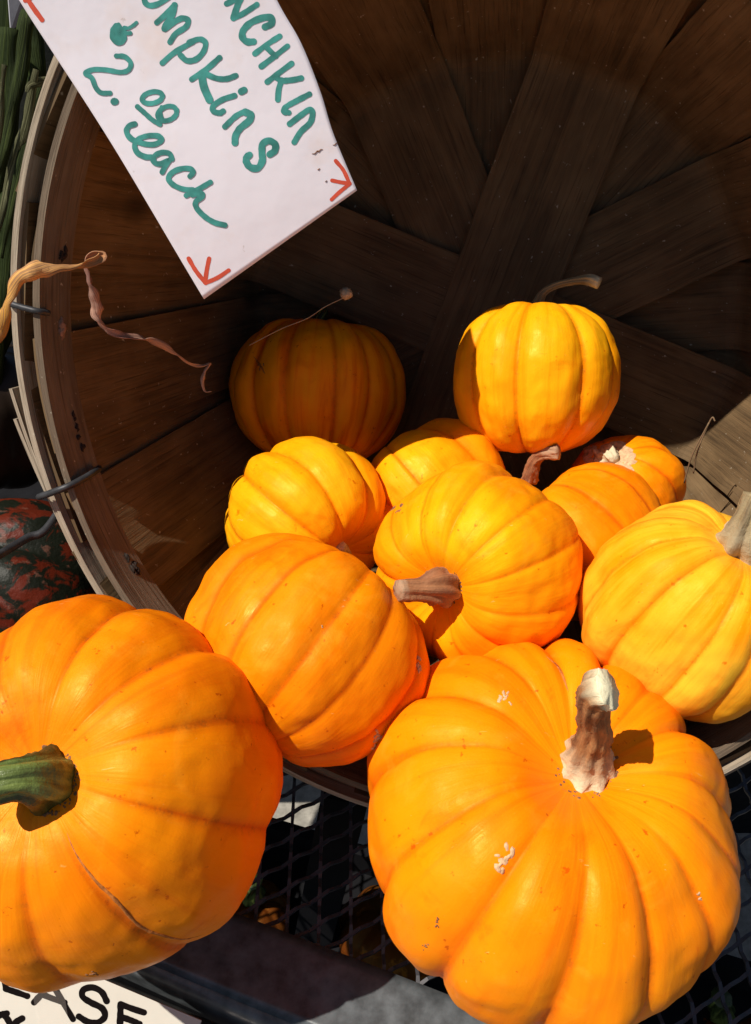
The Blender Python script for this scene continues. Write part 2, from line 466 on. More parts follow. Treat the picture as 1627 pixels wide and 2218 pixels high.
PK[8] = make_pumpkin('pumpkin', 'orange pumpkin leaning over the basket rim with ribs slanting down to the left', 667, 1412, .375, 262, (.58, .76, -.12), .86,
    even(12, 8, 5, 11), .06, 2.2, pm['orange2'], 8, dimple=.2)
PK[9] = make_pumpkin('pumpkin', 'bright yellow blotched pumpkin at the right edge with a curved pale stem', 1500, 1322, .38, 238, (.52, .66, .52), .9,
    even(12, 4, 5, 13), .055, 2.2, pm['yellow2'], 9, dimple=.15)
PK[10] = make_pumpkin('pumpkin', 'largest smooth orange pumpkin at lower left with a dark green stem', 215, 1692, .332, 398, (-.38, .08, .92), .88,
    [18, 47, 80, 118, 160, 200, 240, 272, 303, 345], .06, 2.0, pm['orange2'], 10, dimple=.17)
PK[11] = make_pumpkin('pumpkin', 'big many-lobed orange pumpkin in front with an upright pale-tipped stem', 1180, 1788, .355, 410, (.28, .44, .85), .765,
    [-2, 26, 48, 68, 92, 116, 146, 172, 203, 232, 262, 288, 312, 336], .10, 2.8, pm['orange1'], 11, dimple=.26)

# stems
make_stem(PK[1], [(692, 702, 0), (697, 688, 0), (704, 672, -.002)], [.0035, .0026, .0022], M['stem_green'], from_top=True, seed=1)
make_stem(PK[2], [(1168, 652, 0), (1176, 636, 0), (1205, 618, .003), (1250, 608, .006), (1278, 606, .008), (1298, 613, .010)], [.0032, .0020, .0016, .0018, .0026, .0030], M['stem_grey'],
          from_top=True, seed=2, pale=lambda s: max(0, (s - .7) / .3))
make_stem(PK[4], [(1312, 994, .0), (1322, 990, .004), (1334, 1000, .007)], [.0058, .0042, .0022], M['stem_grey'], seed=5, rough=.5, pale=lambda s: .9)
make_scar(PK[4], 1320, 996, 44, M['cork'], 34, 3, (1.3, .8))
make_scar(PK[4], 1330, 1010, 12, M['scar_dark'], 8, 4)
make_stem(PK[5], [(1150, 1030, 0), (1158, 1000, .006), (1178, 982, .012), (1210, 978, .016)], [.0045, .0030, .0028, .0036], M['stem_brown'], seed=6, rough=.3, pale=lambda s: .35 * (s > .7), from_top=True)
make_stem(PK[6], [(742, 1194, 0), (737, 1186, .006), (735, 1181, .008)], [.0036, .0030, .0026], M['stem_tan'], seed=8, pale=lambda s: .8, from_top=False)
make_stem(PK[7], [(962, 1272, 0), (945, 1272, .010), (905, 1278, .016), (862, 1280, .020)], [.0082, .0068, .0042, .0044], M['stem_brown'], seed=3, ribs=7, ribamp=.2,
          pale=lambda s: max(0, 1 - s * 3.2) + .35 * (s > .9))
make_stem(PK[9], [(1604, 1186, 0), (1606, 1160, .010), (1620, 1115, .016), (1634, 1070, .018)], [.0115, .0068, .0042, .0040], M['stem_grey'], seed=4, ribs=6, ribamp=.22,
          pale=lambda s: max(0, 1 - s * 1.6))
make_stem(PK[10], [(100, 1692, 0), (82, 1690, .008), (34, 1690, .016), (-60, 1712, .020)], [.0104, .0080, .0058, .0056], M['stem_green'], seed=7, ribs=6, ribamp=.14, twist=.4,
          pale=lambda s: .3)
make_stem(PK[11], [(1270, 1654, 0), (1276, 1628, .006), (1287, 1580, .016), (1284, 1535, .027), (1292, 1500, .034), (1318, 1491, .037)], [.0118, .0072, .0052, .0050, .0058, .0070], M['stem_tan'], seed=9,
          ribs=9, ribamp=.17, rough=.2, pale=lambda s: max(0, 1 - s * 3.4) + max(0, (s - .8) * 6))
# scars
make_scar(PK[8], 905, 1440, 14, M['cork'], 10, 21, (.5, 1.4)); make_scar(PK[8], 815, 1605, 16, M['cork'], 12, 22, (.7, 1.5))
make_scar(PK[8], 697, 1355, 5, M['cork'], 4, 28)
make_scar(PK[11], 1090, 1860, 22, M['cork'], 9, 23, (1, 1.3)); make_scar(PK[11], 1095, 1512, 16, M['cork'], 8, 24, (1, 1))
make_scar(PK[11], 948, 1995, 9, M['scar_dark'], 6, 25, (.5, 1.8)); make_scar(PK[11], 922, 2050, 9, M['scar_dark'], 5, 26, (.9, 1.2))
make_scar(PK[11], 1518, 1942, 9, M['cork'], 5, 27)
make_scar(PK[7], 850, 1098, 17, M['scar_dark'], 12, 31, (1.2, .8)); make_scar(PK[10], 205, 2110, 12, M['scar_dark'], 7, 32, (1.6, .5))
make_scar(PK[1], 566, 792, 9, M['scar_dark'], 5, 33)

def ring_crumbs(p, cx, cy, rr_, a0, a1, n, seed):
    rnd = random.Random(seed); bm = bmesh.new()
    for i in range(n):
        a = R(rnd.uniform(a0, a1)); q = rr_ * rnd.uniform(.92, 1.15)
        h, nn = hit(p, cx + q * math.cos(a), cy - q * math.sin(a))
        if h is None: continue
        s_ = rnd.uniform(.0003, .0009)
        v = [bm.verts.new(h + nn * s_ * .5)] + [bm.verts.new(h + (nn.orthogonal().normalized() * math.cos(k) + nn.cross(nn.orthogonal().normalized()) * math.sin(k)) * s_ * rnd.uniform(.6, 1.4) - nn * .0001) for k in (0, 1.05, 2.1, 3.14, 4.2, 5.25)]
        for k in range(6): bm.faces.new((v[0], v[1 + k], v[1 + (k + 1) % 6]))
    o = obj('crumbs', bm, M['scar_dark'], p['t']); o['kind'] = 'stuff'
ring_crumbs(PK[10], 98, 1692, 66, -100, 110, 60, 1)
ring_crumbs(PK[11], 1270, 1660, 62, 180, 400, 40, 2)
ring_crumbs(PK[7], 960, 1272, 36, -110, 130, 36, 3)
for p_, path in ((PK[10], [(140, 1792), (165, 1850), (205, 1905), (250, 1948), (300, 2003), (350, 2025), (400, 2034), (455, 2020)]),
                 (PK[11], [(1180, 1398 + 20), (1212, 1450), (1232, 1500)]), (PK[1], [(548, 770), (566, 795), (575, 812)])):
    pts = []
    for q in spline(path, 6):
        h, nn = hit(p_, q[0], q[1])
        if h is not None: pts.append(h - nn * .00015)
    if len(pts) > 3:
        bm = bmesh.new(); tube(bm, pts, [.0001 + .0006 * math.sin(math.pi * i / (len(pts) - 1)) * (1 + .5 * noise.noise(Vector((i * .8, 0, 0)))) for i in range(len(pts))], 8, rough=.4)
        obj('scar_line', bm, M['seam'], p_['t'])

# ------------------------------------------------------------------ basket
rc = (1028.38, 816.97, .3445); ax_, ay_, KE = -.1594, -.3358, .914
n_cam = Vector((math.sin(ax_), math.sin(ay_), 1)).normalized()
e1c = Vector((0, 1, 0)).cross(n_cam).normalized(); e2c = n_cam.cross(e1c)
BC = P(*rc); BN = V(*n_cam); B1 = V(*e1c); B2 = V(*e2c)      # BN towards the opening
RR, RB, DEP = .2025, .146, .21
def bpt(th, r, h, dr=0):
    """basket point: th degrees, r radius fraction 0..1 rim..bottom handled by caller, h depth"""
    return BC + (B1 * math.cos(th) + B2 * math.sin(th)) * r - BN * h
def rim_r(th, f, dr=0.0):
    """wall radius at direction th (radians), depth fraction f 0 rim .. 1 bottom"""
    k = KE + (1 - KE) * f; r = RR + (RB - RR) * f
    a, b = r * k, r
    return a * b / math.hypot(b * math.cos(th), a * math.sin(th)) + dr
basket_low = 1e9
basket = thing('bushel_basket', 'weathered round wooden bushel basket tipped on its side, full of pumpkins', 'basket', BC - Vector((0, 0, .2)))
def stave_path(th, off, top=.007):
    """profile from centre to rim: list of (radius, depth)"""
    out = []
    offw = off if off < 0 else off * .12
    rb = rim_r(th, 1) - offw; rho = .010
    for i in range(9): out.append(((rb - rho) * i / 8, DEP - off))
    rr_ = rim_r(th, 0) - offw
    wall = Vector((rr_ - rb, -DEP - top)).normalized()
    for i in range(1, 6):
        t = i / 6; a = Vector((rb - rho, DEP - off)); b = Vector((rb, DEP - off)); c_ = b + wall * rho
        q = a * (1 - t) ** 2 + b * 2 * t * (1 - t) + c_ * t * t
        out.append((q.x, q.y))
    for i in range(0, 13):
        t = i / 12; q = Vector((rb, DEP - off)) + wall * rho
        out.append((q.x + (rr_ - q.x) * t, q.y + (top - q.y) * t))
    return out
def stave(ang, w, off, full=True, seed=0, thick=.0019, top=.004):
    rnd = random.Random(seed); bm = bmesh.new(); uvl = bm.loops.layers.uv.verify()
    th = R(ang); d = B1 * math.cos(th) + B2 * math.sin(th); pr = -B1 * math.sin(th) + B2 * math.cos(th)
    pos = [(s, r, h) for s, (r, h) in [(1, q) for q in stave_path(th, off, top)]]
    if full:
        neg = [(-1, r, h) for r, h in stave_path(th + math.pi, off, top)][1:]
        prof = neg[::-1] + pos
    else: prof = pos[6:]
    cols = 7; rows = []; L = 0; prev = None
    for i, (s, r, h) in enumerate(prof):
        c = BC + d * (s * r) - BN * h
        if prev is not None: L += (c - prev).length
        prev = c
        wall = min(1, max(0, (DEP - h) / DEP))
        row = []
        for j in range(cols):
            b = (j / (cols - 1) - .5) * w
            cup = .0016 * (b / (w * .5)) ** 2 * wall    # wall staves follow the round a little
            wob = .0006 * noise.noise(Vector((L * 18 + seed * 5, b * 30, seed)))
            edge = .0006 * noise.noise(Vector((L * 60, j * 9.0 + seed, 3)))
            nin = (-d * s * min(1, wall * 3) + BN * (1 - min(1, wall * 3))).normalized()
            row.append((c + pr * (b + edge) + nin * (cup + wob), nin, L, b))
        rows.append(row)
    V1 = [[bm.verts.new(p) for p, _, _, _ in r_] for r_ in rows]; V2 = [[bm.verts.new(p - nn * thick) for p, nn, _, _ in r_] for r_ in rows]
    def f(q, uvs):
        fc = bm.faces.new(q)
        for l, u_ in zip(fc.loops, uvs): l[uvl].uv = u_
    n = len(rows)
    for i in range(n - 1):
        for j in range(cols - 1):
            u = [(rows[a][b_][3], rows[a][b_][2]) for a, b_ in ((i, j), (i, j + 1), (i + 1, j + 1), (i + 1, j))]
            f((V1[i][j], V1[i][j + 1], V1[i + 1][j + 1], V1[i + 1][j]), u); f((V2[i][j], V2[i + 1][j], V2[i + 1][j + 1], V2[i][j + 1]), u)
        for j in (0, cols - 1):
            u = [(rows[a][j][3], rows[a][j][2]) for a in (i, i, i + 1, i + 1)]
            f((V1[i][j], V2[i][j], V2[i + 1][j], V1[i + 1][j]), u)
    for i in (0, n - 1):
        for j in range(cols - 1):
            f((V1[i][j], V1[i][j + 1], V2[i][j + 1], V2[i][j]), [(0, 0)] * 4)
    bmesh.ops.recalc_face_normals(bm, faces=bm.faces)
    return obj('stave', bm, M['stave'], basket, smooth=False)
STRIPS = [(68, .061, 7), (156, .060, 6), (24, .060, 5), (111, .060, 4), (46, .060, 3), (89, .058, 2), (134, .059, 1), (1.5, .050, 0)]
for i, (a, w, l) in enumerate(STRIPS):
    stave(a, w, .0005 + l * .0024, True, i + 1)
for i in range(16):
    stave(11.5 + 22.5 * i + random.uniform(-1.5, 1.5), .078, -.0032 - .0006 * (i % 2), False, 30 + i, top=.0015 + .001 * (i % 3))

def hoop(name, dr, h0, h1, thick, m, a0=0, a1=360, wob=.0008, seed=0, ends=None, label=None):
    """bent wooden band following the rim; dr radial offset (may be a function of angle), h0..h1 depth range"""
    bm = bmesh.new(); uvl = bm.loops.layers.uv.verify()
    n = int(abs(a1 - a0) * .75); closed = abs(a1 - a0) >= 359.9
    rows = []
    for i in range(n + (0 if closed else 1)):
        a = a0 + (a1 - a0) * i / n; th = R(a)
        d = dr(a) if callable(dr) else dr
        row = []
        wb = wob * noise.noise(Vector((math.cos(th) * 3 + seed * 7, math.sin(th) * 3, seed)))
        for h, dd in ((h0, 0), (h0, thick), (h1, thick), (h1, 0)):
            f = h / DEP
            hh = h + wob * 1.5 * noise.noise(Vector((math.cos(th) * 2, math.sin(th) * 2 + seed * 3, h * 50)))
            row.append((BC + (B1 * math.cos(th) + B2 * math.sin(th)) * (rim_r(th, f) + d + dd + wb) - BN * hh, th * .2))
        rows.append(row)
    VV = [[bm.verts.new(p) for p, _ in r_] for r_ in rows]
    m_ = len(VV); K = ((0, 1), (1, 2), (2, 3), (3, 0)); W = (thick, h1 - h0, thick, h1 - h0)
    for i in range(m_ if closed else m_ - 1):
        j = (i + 1) % m_
        for q, (k1, k2) in enumerate(K):
            fc = bm.faces.new((VV[i][k1], VV[i][k2], VV[j][k2], VV[j][k1]))
            u0 = q * .1
            for l, u_ in zip(fc.loops, ((u0, rows[i][0][1]), (u0 + W[q], rows[i][0][1]), (u0 + W[q], rows[i][0][1] + .2 * R(360 / m_ if closed else (a1 - a0) / n)), (u0, rows[i][0][1] + .2 * R(360 / m_ if closed else (a1 - a0) / n)))): l[uvl].uv = u_
    if not closed:
        for e in (0, -1): bm.faces.new(VV[e])
    bmesh.ops.recalc_face_normals(bm, faces=bm.faces)
    return obj(name, bm, m, basket, smooth=False, label=label)
hoop('inner_hoop', -.0065, -.003, .017, .0030, M['hoop'], seed=1, label='broad brown inner band of the rim')
def rim_pt(a, dr, h):
    th = R(a); return BC + (B1 * math.cos(th) + B2 * math.sin(th)) * (rim_r(th, h / DEP) + dr) - BN * h
def proj(w):
    d = w - CAM; z = d.dot(FW); return (CX + FPX * d.dot(XR) / z, CY - FPX * d.dot(UP) / z)
def rim_angle(px, py):
    best = min(range(0, 3600), key=lambda i: ((lambda q: (q[0] - px) ** 2 + (q[1] - py) ** 2)(proj(rim_pt(i / 10, 0, 0)))))
    return best / 10
AC, AD, AE = rim_angle(40, 850), rim_angle(50, 915), rim_angle(60, 480)
hoop('outer_hoop', .0060, .000, .024, .0015, M['hoop_pale'], wob=.0004, seed=2)
hoop('outer_hoop', .0079, .001, .025, .0014, M['hoop_pale'], wob=.0004, seed=3)
def spring(a, a0, span, amt): return amt * max(0, 1 - (a - a0) / span) ** 1.6
hoop('outer_hoop', lambda a: .0098 + spring(a, AC, 16, .0045), .003, .026, .0015, M['hoop_pale'], AC, AC + 150, wob=.0003, seed=4)
hoop('outer_hoop', lambda a: .0117 + spring(a, AD, 14, .0050), .005, .027, .0015, M['hoop_pale'], AD, AD + 150, wob=.0003, seed=5)
hoop('outer_hoop', lambda a: .0098 + .0003 * math.sin(a), .004, .022, .0013, M['hoop_pale'], AE - 60, AE, wob=.0003, seed=6)
hoop('outer_hoop', .0098, .003, .026, .0015, M['hoop_pale'], AC + 151, AC + 240, wob=.0003, seed=8)

# wire loops and staples on the rim
def wire_loop(a, da, name='wire_loop'):
    bm = bmesh.new()
    pr = [(-.0092, .014), (-.0098, .004), (-.006, -.0052), (.003, -.0055), (.0115, -.002), (.0145, .008), (.013, .024)]
    if name == 'wire_clip': pr = [(-.0074, .001), (-.0072, -.001), (-.0055, -.0038), (.001, -.0035), (.0070, -.002), (.0098, .002), (.0094, .010)]
    pts = [rim_pt(a + da * (i / 6 - .5), d, h) for i, (d, h) in enumerate(pr)]
    tube(bm, [Vector(v) for v in spline(pts, 6)], .0015 if name == 'wire_loop' else .0013, 10)
    return obj(name, bm, M['wire'], basket)
A1 = rim_angle(140, 1055); A2 = rim_angle(60, 665)
wire_loop(A1, 1.5)
o2_ = wire_loop(A2, -1.0, 'wire_clip')
bm = bmesh.new()
hp = [rim_pt(A1 + 1.5, .013, .022), P(100, 1146, .395), P(60, 1165, .39), P(5, 1198, .375), P(-120, 1270, .34), P(-300, 1330, .32)]
tube(bm, [Vector(v) for v in spline(hp, 8)], .0019, 10)
obj('bail_handle', bm, M['wire'], basket)
for (px_, py_, ln) in ((150, 960, 6.0), (282, 1250, 4.0), (140, 540, 1.5)):
    a = rim_angle(px_ - 50, py_)
    bm = bmesh.new(); rnd = random.Random(px_)
    for q in range(7):
        aa = a + rnd.uniform(-.5, .5) * ln; h = .010 + rnd.uniform(-.0015, .0015) + (aa - a) * .0002; l_ = rnd.uniform(.5, 1.6)
        pts = [rim_pt(aa + l_ * (k / 4 - .5), -.0064 - .0007 * math.sin(math.pi * k / 4), h + rnd.uniform(-.0008, .0008)) for k in range(5)]
        tube(bm, pts, [.0002, .0007, .0009, .0006, .0002], 6, rough=.4, seed=q)
    obj('splintered_knot', bm, M['knot'], basket)
a = rim_angle(75, 712); bm = bmesh.new()
pts = [rim_pt(a + 3.2 * (k / 8 - .5), -.0063, .0105 + .0006 * math.sin(k * 2.1)) for k in range(9)]
tube(bm, pts, [.0004, .0011, .0015, .0018, .0016, .0019, .0015, .0010, .0004], 10, rough=.5, seed=3)
obj('pale_knot', bm, M['hoop_knot'], basket)

# ------------------------------------------------------------------ price card
paper, t, b = mat('card_paper')
tc = t.nodes.new('ShaderNodeTexCoord')
st = noise_(t, tc.outputs['Object'], 38, 4, .6)
c = mixc(t, ramp(t, st, [(.52, (0, 0, 0)), (.8, (.55, .55, .55))]), (.82, .78, .85), (.74, .56, .46))
sp = noise_(t, tc.outputs['Object'], 210, 3, .6)
c = mixc(t, ramp(t, sp, [(.70, (0, 0, 0)), (.78, (.5, .5, .5))]), c, (.35, .26, .2))
t.links.new(c, b.inputs['Base Color']); b.inputs['Roughness'].default_value = .55
bump(t, b, noise_(t, tc.outputs['Object'], 60, 3), .25, .0015)
pA, pB = P(442, 648, .360), P(773, 412, .350); pD = P(40, 0, .312)
cu = (pB - pA).normalized(); cn = (pB - pA).cross(pD - pA).normalized()
if cn.dot(CAM - pA) < 0: cn = -cn
cv = cn.cross(cu).normalized()
if cv.dot(pD - pA) < 0: cv = -cv
Lv = (pD - pA).dot(cv); Wu = (pB - pA).length
def card(px, py, lift=0.0):
    d = ray(px, py); s = (pA - CAM).dot(cn) / d.dot(cn); q = CAM + d * s
    u = (q - pA).dot(cu) / Wu; v = (q - pA).dot(cv) / Lv
    bend = .0045 * math.sin(math.pi * min(1, max(0, v * .8))) * (u - .2) + .0012 * math.sin(v * 5 + u * 2) - .0035 * max(0, .22 - v) * max(0, u - .55) * 8 * 0
    return q + cn * (bend + lift)
price_card = thing('price_card', 'white price card with teal handwriting hanging before the basket', 'sign', pA)
left = spline([(-50, -165), (40, 0), (250, 325), (442, 648)], 12); right = spline([(520, -165), (600, 3), (652, 95), (694, 200), (722, 290), (773, 412)], 8)
def samp(L_, t_):
    x_ = t_ * (len(L_) - 1); i = min(int(x_), len(L_) - 2); return L_[i] + (L_[i + 1] - L_[i]) * (x_ - i)
bm = bmesh.new(); nu, nv = 60, 100; F1 = []; F2 = []
for j in range(nv + 1):
    a, c_ = samp(left, j / nv), samp(right, j / nv)
    F1.append([bm.verts.new(card(*(a + (c_ - a) * i / nu))) for i in range(nu + 1)])
    F2.append([bm.verts.new(card(*(a + (c_ - a) * i / nu), lift=-.0004)) for i in range(nu + 1)])
for j in range(nv):
    for i in range(nu):
        bm.faces.new((F1[j][i], F1[j + 1][i], F1[j + 1][i + 1], F1[j][i + 1])); bm.faces.new((F2[j][i], F2[j][i + 1], F2[j + 1][i + 1], F2[j + 1][i]))
for j in range(nv):
    for i in (0, nu): bm.faces.new((F1[j][i], F1[j + 1][i], F2[j + 1][i], F2[j][i]))
for i in range(nu):
    for j in (0, nv): bm.faces.new((F1[j][i], F1[j][i + 1], F2[j][i + 1], F2[j][i]))
bmesh.ops.recalc_face_normals(bm, faces=bm.faces)
obj('card', bm, paper, price_card)

def stroke(bm, pts, width, surf, lift, seed=0, n=7):
    """flat marker stroke lying on surf(px,py,lift)"""
    rnd = random.Random(seed)
    sp = spline(pts, n)
    hw = []
    for i in range(len(sp)):
        hw.append(width * .5 * (1 + .16 * noise.noise(Vector((i * .35, seed * 3.1, 0)))))
    lv, rv = [], []
    ring = []
    m = len(sp)
    dirs = []
    for i in range(m):
        d = sp[min(i + 1, m - 1)] - sp[max(i - 1, 0)]; l = math.hypot(*d) or 1; dirs.append(d / l)
    for i in range(m):
        nx = np.array([-dirs[i][1], dirs[i][0]]); lv.append(sp[i] + nx * hw[i]); rv.append(sp[i] - nx * hw[i])
    for i in range(m - 1):
        q = [bm.verts.new(surf(*p_, lift=lift + i * 2e-7)) for p_ in (lv[i], rv[i], rv[i + 1], lv[i + 1])]
        bm.faces.new(q)
    for e, s in ((0, -1), (m - 1, 1)):
        cc = bm.verts.new(surf(*sp[e], lift=lift)); arc = []
        for k in range(9):
            a = -math.pi / 2 + math.pi * k / 8
            v = dirs[e] * s * math.cos(a) + np.array([-dirs[e][1], dirs[e][0]]) * math.sin(a)
            arc.append(bm.verts.new(surf(*(sp[e] + v * hw[e]), lift=lift)))
        for k in range(8): bm.faces.new((cc, arc[k], arc[k + 1]))
def lettering(name, parent, strokes, width, surf, m, sc=2.034, oy=0, base=.00008):
    bm = bmesh.new()
    for i, s in enumerate(strokes):
        w = width
        if isinstance(s, tuple): w, s = s
        stroke(bm, [(a / sc, c_ / sc + oy) for a, c_ in s], w, surf, base + i * .000003, i)
    for f in bm.faces:
        f.normal_update()
        if f.normal.dot(cn if surf is card else sn) < 0: f.normal_flip()
    return obj(name, bm, m, parent, smooth=False)
def ell(cx, cy, rx, ry, rot, n=9, a0=0, a1=370):
    out = []
    for i in range(n + 1):
        a = R(a0 + (a1 - a0) * i / n); x_, y_ = rx * math.cos(a), ry * math.sin(a); c_, s_ = math.cos(R(rot)), math.sin(R(rot))
        out.append((cx + x_ * c_ - y_ * s_, cy + x_ * s_ + y_ * c_))
    return out
TEAL = [
 [(1000, 20), (1060, -8), (1120, -40)], (14, [(1065, -10), (1045, 35), (1030, 82)]), [(1030, 84), (1075, 62), (1132, 25)],
 (15, [(1168, 122), (1196, 108), (1196, 84), (1160, 82), (1105, 104), (1072, 138), (1070, 168), (1090, 186), (1118, 186)]),
 [(1124, 238), (1180, 196), (1232, 163)], [(1152, 294), (1210, 250), (1266, 206)], [(1172, 208), (1195, 232), (1215, 250)],
 [(1178, 362), (1230, 322), (1284, 282)], [(1212, 338), (1240, 356), (1285, 354), (1326, 346)], [(1240, 354), (1228, 395), (1224, 440)],
 [(1362, 416), (1308, 444), (1262, 470), (1250, 492), (1272, 497)],
 (13, [(1276, 546), (1325, 508), (1362, 484), (1376, 498), (1366, 540), (1325, 580), (1296, 626)]),
 [(636, -8), (642, 14), (664, 26), (700, 18), (745, -10)],
 [(692, 100), (735, 62), (772, 24)], [(770, 24), (765, 60), (735, 105), (726, 130), (770, 98), (805, 82), (830, 92), (820, 120), (775, 150), (750, 186)],
 [(716, 278), (770, 232), (850, 186)], [(835, 188), (880, 174), (906, 190), (898, 228), (865, 262), (825, 268), (796, 244)],
 [(968, 256), (915, 302), (846, 350)], [(905, 325), (955, 346), (1000, 348), (1040, 334)], (17, [(890, 335), (900, 385), (924, 440)]),
 [(1034, 422), (980, 440), (940, 468), (942, 490), (968, 498), (984, 490)], (15, [(1064, 404), (1076, 398)]),
 [(992, 558), (1040, 512), (1082, 490)], (15, [(1080, 494), (1106, 506), (1098, 532), (1058, 566), (1038, 600), (1036, 628)]),
 (15, [(1188, 680), (1210, 664), (1212, 636), (1186, 620), (1158, 634), (1154, 668), (1156, 706), (1138, 738), (1108, 738), (1088, 718), (1086, 694), (1100, 682)]),
 (8, [(602, 100), (588, 112), (566, 124), (548, 122)]), (13, [(512, 114), (498, 136), (498, 164), (516, 186), (536, 184), (546, 166), (542, 146)]), (14, [(518, 128), (514, 150), (524, 170)]), (9, [(522, 108), (536, 130), (556, 146), (574, 146)]),
 (11, [(512, 246), (550, 250), (576, 278), (566, 308), (530, 318), (470, 308), (410, 306), (374, 322), (402, 342), (420, 384), (444, 408), (484, 410)]),
 (16, [(502, 447), (508, 447)]),
 (11, ell(672, 430, 46, 25, -12)), (11, ell(738, 500, 44, 30, -22)), (11, [(606, 470), (636, 496), (672, 528), (706, 548)]), (8, [(712, 470), (708, 495), (714, 520)]),
 (12, [(594, 546), (568, 556), (558, 582), (580, 612), (630, 632), (680, 636), (712, 618), (700, 600), (655, 598), (612, 612), (594, 640), (606, 672), (640, 690), (670, 692)]),
 (12, [(758, 700), (748, 676), (712, 672), (682, 688), (678, 712), (706, 722), (744, 706), (730, 730), (716, 758)]),
 (12, [(838, 776), (852, 760), (842, 744), (806, 742), (766, 756), (744, 782), (758, 808), (800, 830), (850, 836)]),
 (12, [(928, 802), (880, 830), (822, 860)]), (12, [(850, 858), (886, 850), (892, 866), (866, 886), (866, 912), (900, 950), (945, 978), (992, 990)]),
]
lettering('lettering', price_card, TEAL, 12.5, card, M['teal'])
lettering('arrow_mark', price_card, [[(832, 1138), (862, 1190), (904, 1244)], [(922, 1138), (912, 1186), (904, 1240)], [(1008, 1190), (960, 1222), (906, 1246)]], 9.5, card, M['red'])
lettering('arrow_mark', price_card, [[(1478, 708), (1512, 750), (1538, 806)], [(1462, 794), (1500, 802), (1540, 808)], [(1460, 878), (1494, 846), (1536, 812)]], 8.5, card, M['red'])
lettering('arrow_mark', price_card, [(11, [(110, -20), (140, 28), (182, 86)]), [(150, -30), (130, -10), (108, 0)]], 10, card, M['red'])
bm = bmesh.new()
for (x_, y_, l) in ((684, 330, 9), (692, 326, 7), (726, 312, 6), (690, 366, 3), (706, 392, 2.5)):
    tube(bm, [card(x_ - l, y_ + l * .3, .0001), card(x_ - l * .3, y_ + l * .3, .00012), card(x_ + l * .3, y_ - l * .4, .00015), card(x_ + l, y_ - l * .4, .0001)], [.00005, .0002, .00015, .00005], 6)
obj('torn_hole', bm, M['scar_dark'], price_card)

# ------------------------------------------------------------------ shelf: rail, mesh, post
shelf = thing('display_shelf', 'dark metal display shelf with an expanded mesh deck and wide front rail', 'shelf', G(900, 2122, -.02))
E1, E2 = G(575, 2002, 0), G(1095, 2203, 0)
ru = (E2 - E1).normalized(); rv = Vector((0, 0, 1)).cross(ru).normalized()        # rv: away from the viewer
if rv.y < 0: rv = -rv
hl = G(450, 2170, 0); RW = -(hl - E1).dot(rv)
bm = bmesh.new(); uvl = bm.loops.layers.uv.verify()
prof = [(0, -.003), (0, 0)] + [(-RW * i / 8, .0004 * math.sin(i)) for i in range(1, 8)]
rr0 = .007
prof += [(-RW + rr0 - rr0 * math.sin(R(a)) - rr0 * 0, -rr0 + rr0 * math.cos(R(a))) for a in range(0, 91, 9)]
prof += [(-RW, -.02), (-RW, -.045), (-RW + .003, -.045), (-RW + .003, -.010), (-RW + .010, -.003)]
secs = []
for i in range(61):
    s = -.45 + 1.1 * i / 60
    secs.append([bm.verts.new(E1 + ru * s + rv * (a + .0005 * noise.noise(Vector((s * 9, a * 40, 0)))) + Vector((0, 0, h + .0006 * noise.noise(Vector((s * 11, a * 50, 4)))))) for a, h in prof])
for i in range(60):
    for j in range(len(prof)):
        j2 = (j + 1) % len(prof); bm.faces.new((secs[i][j], secs[i][j2], secs[i + 1][j2], secs[i + 1][j]))
bm.faces.new(secs[0]); bm.faces.new(secs[-1][::-1])
bmesh.ops.recalc_face_normals(bm, faces=bm.faces)
obj('front_rail', bm, M['metal'], shelf)
# expanded metal deck: lattice vectors measured where the deck shows between the two front pumpkins
n00 = G(691, 2003, -.004); la = G(692.5, 1943, -.004) - n00; lb = G(760, 1964, -.004) - n00
bm = bmesh.new()
det = la.x * lb.y - la.y * lb.x
def strand(p, q, w=.00075, th=.0007, kink=1):
    d = q - p; s = d.normalized().cross(Vector((0, 0, 1))).normalized()
    ms = [p, p + d * .30 + s * .00012 * kink, p + d * .70 - s * .00012 * kink, q]
    rows_ = []
    for i, m_ in enumerate(ms):
        zz = Vector((0, 0, .0010 * (1 if i in (1,) else -1 if i == 2 else 0)))
        ww = w * (1.25 if i in (0, 3) else 1)
        rows_.append([bm.verts.new(m_ + zz + s * ww * a + Vector((0, 0, th * b_))) for a, b_ in ((-1, -1), (1, -1), (1, 1), (-1, 1))])
    for i in range(3):
        for k in range(4):
            k2 = (k + 1) % 4; bm.faces.new((rows_[i][k], rows_[i][k2], rows_[i + 1][k2], rows_[i + 1][k]))
for i in range(-45, 60):
    for j in range(-45, 60):
        p = n00 + la * i + lb * j
        s = (p - E1).dot(ru); v = (p - E1).dot(rv)
        if -.02 < v < .40 and -.135 < s < .62:
            strand(p, p + la); strand(p, p + lb, kink=-1)
bmesh.ops.recalc_face_normals(bm, faces=bm.faces)
o = obj('mesh_deck', bm, M['mesh'], shelf, smooth=False); o['kind'] = 'stuff'
bm = bmesh.new(); box(bm, E1 + ru * -.33 + rv * .19 + Vector((0, 0, -.006)), ru * .20, rv * .21, Vector((0, 0, .002)))
obj('sun_blocker_panel', bm, M['tray'], shelf, smooth=False)  # added panel, keeps sun from reaching below the deck
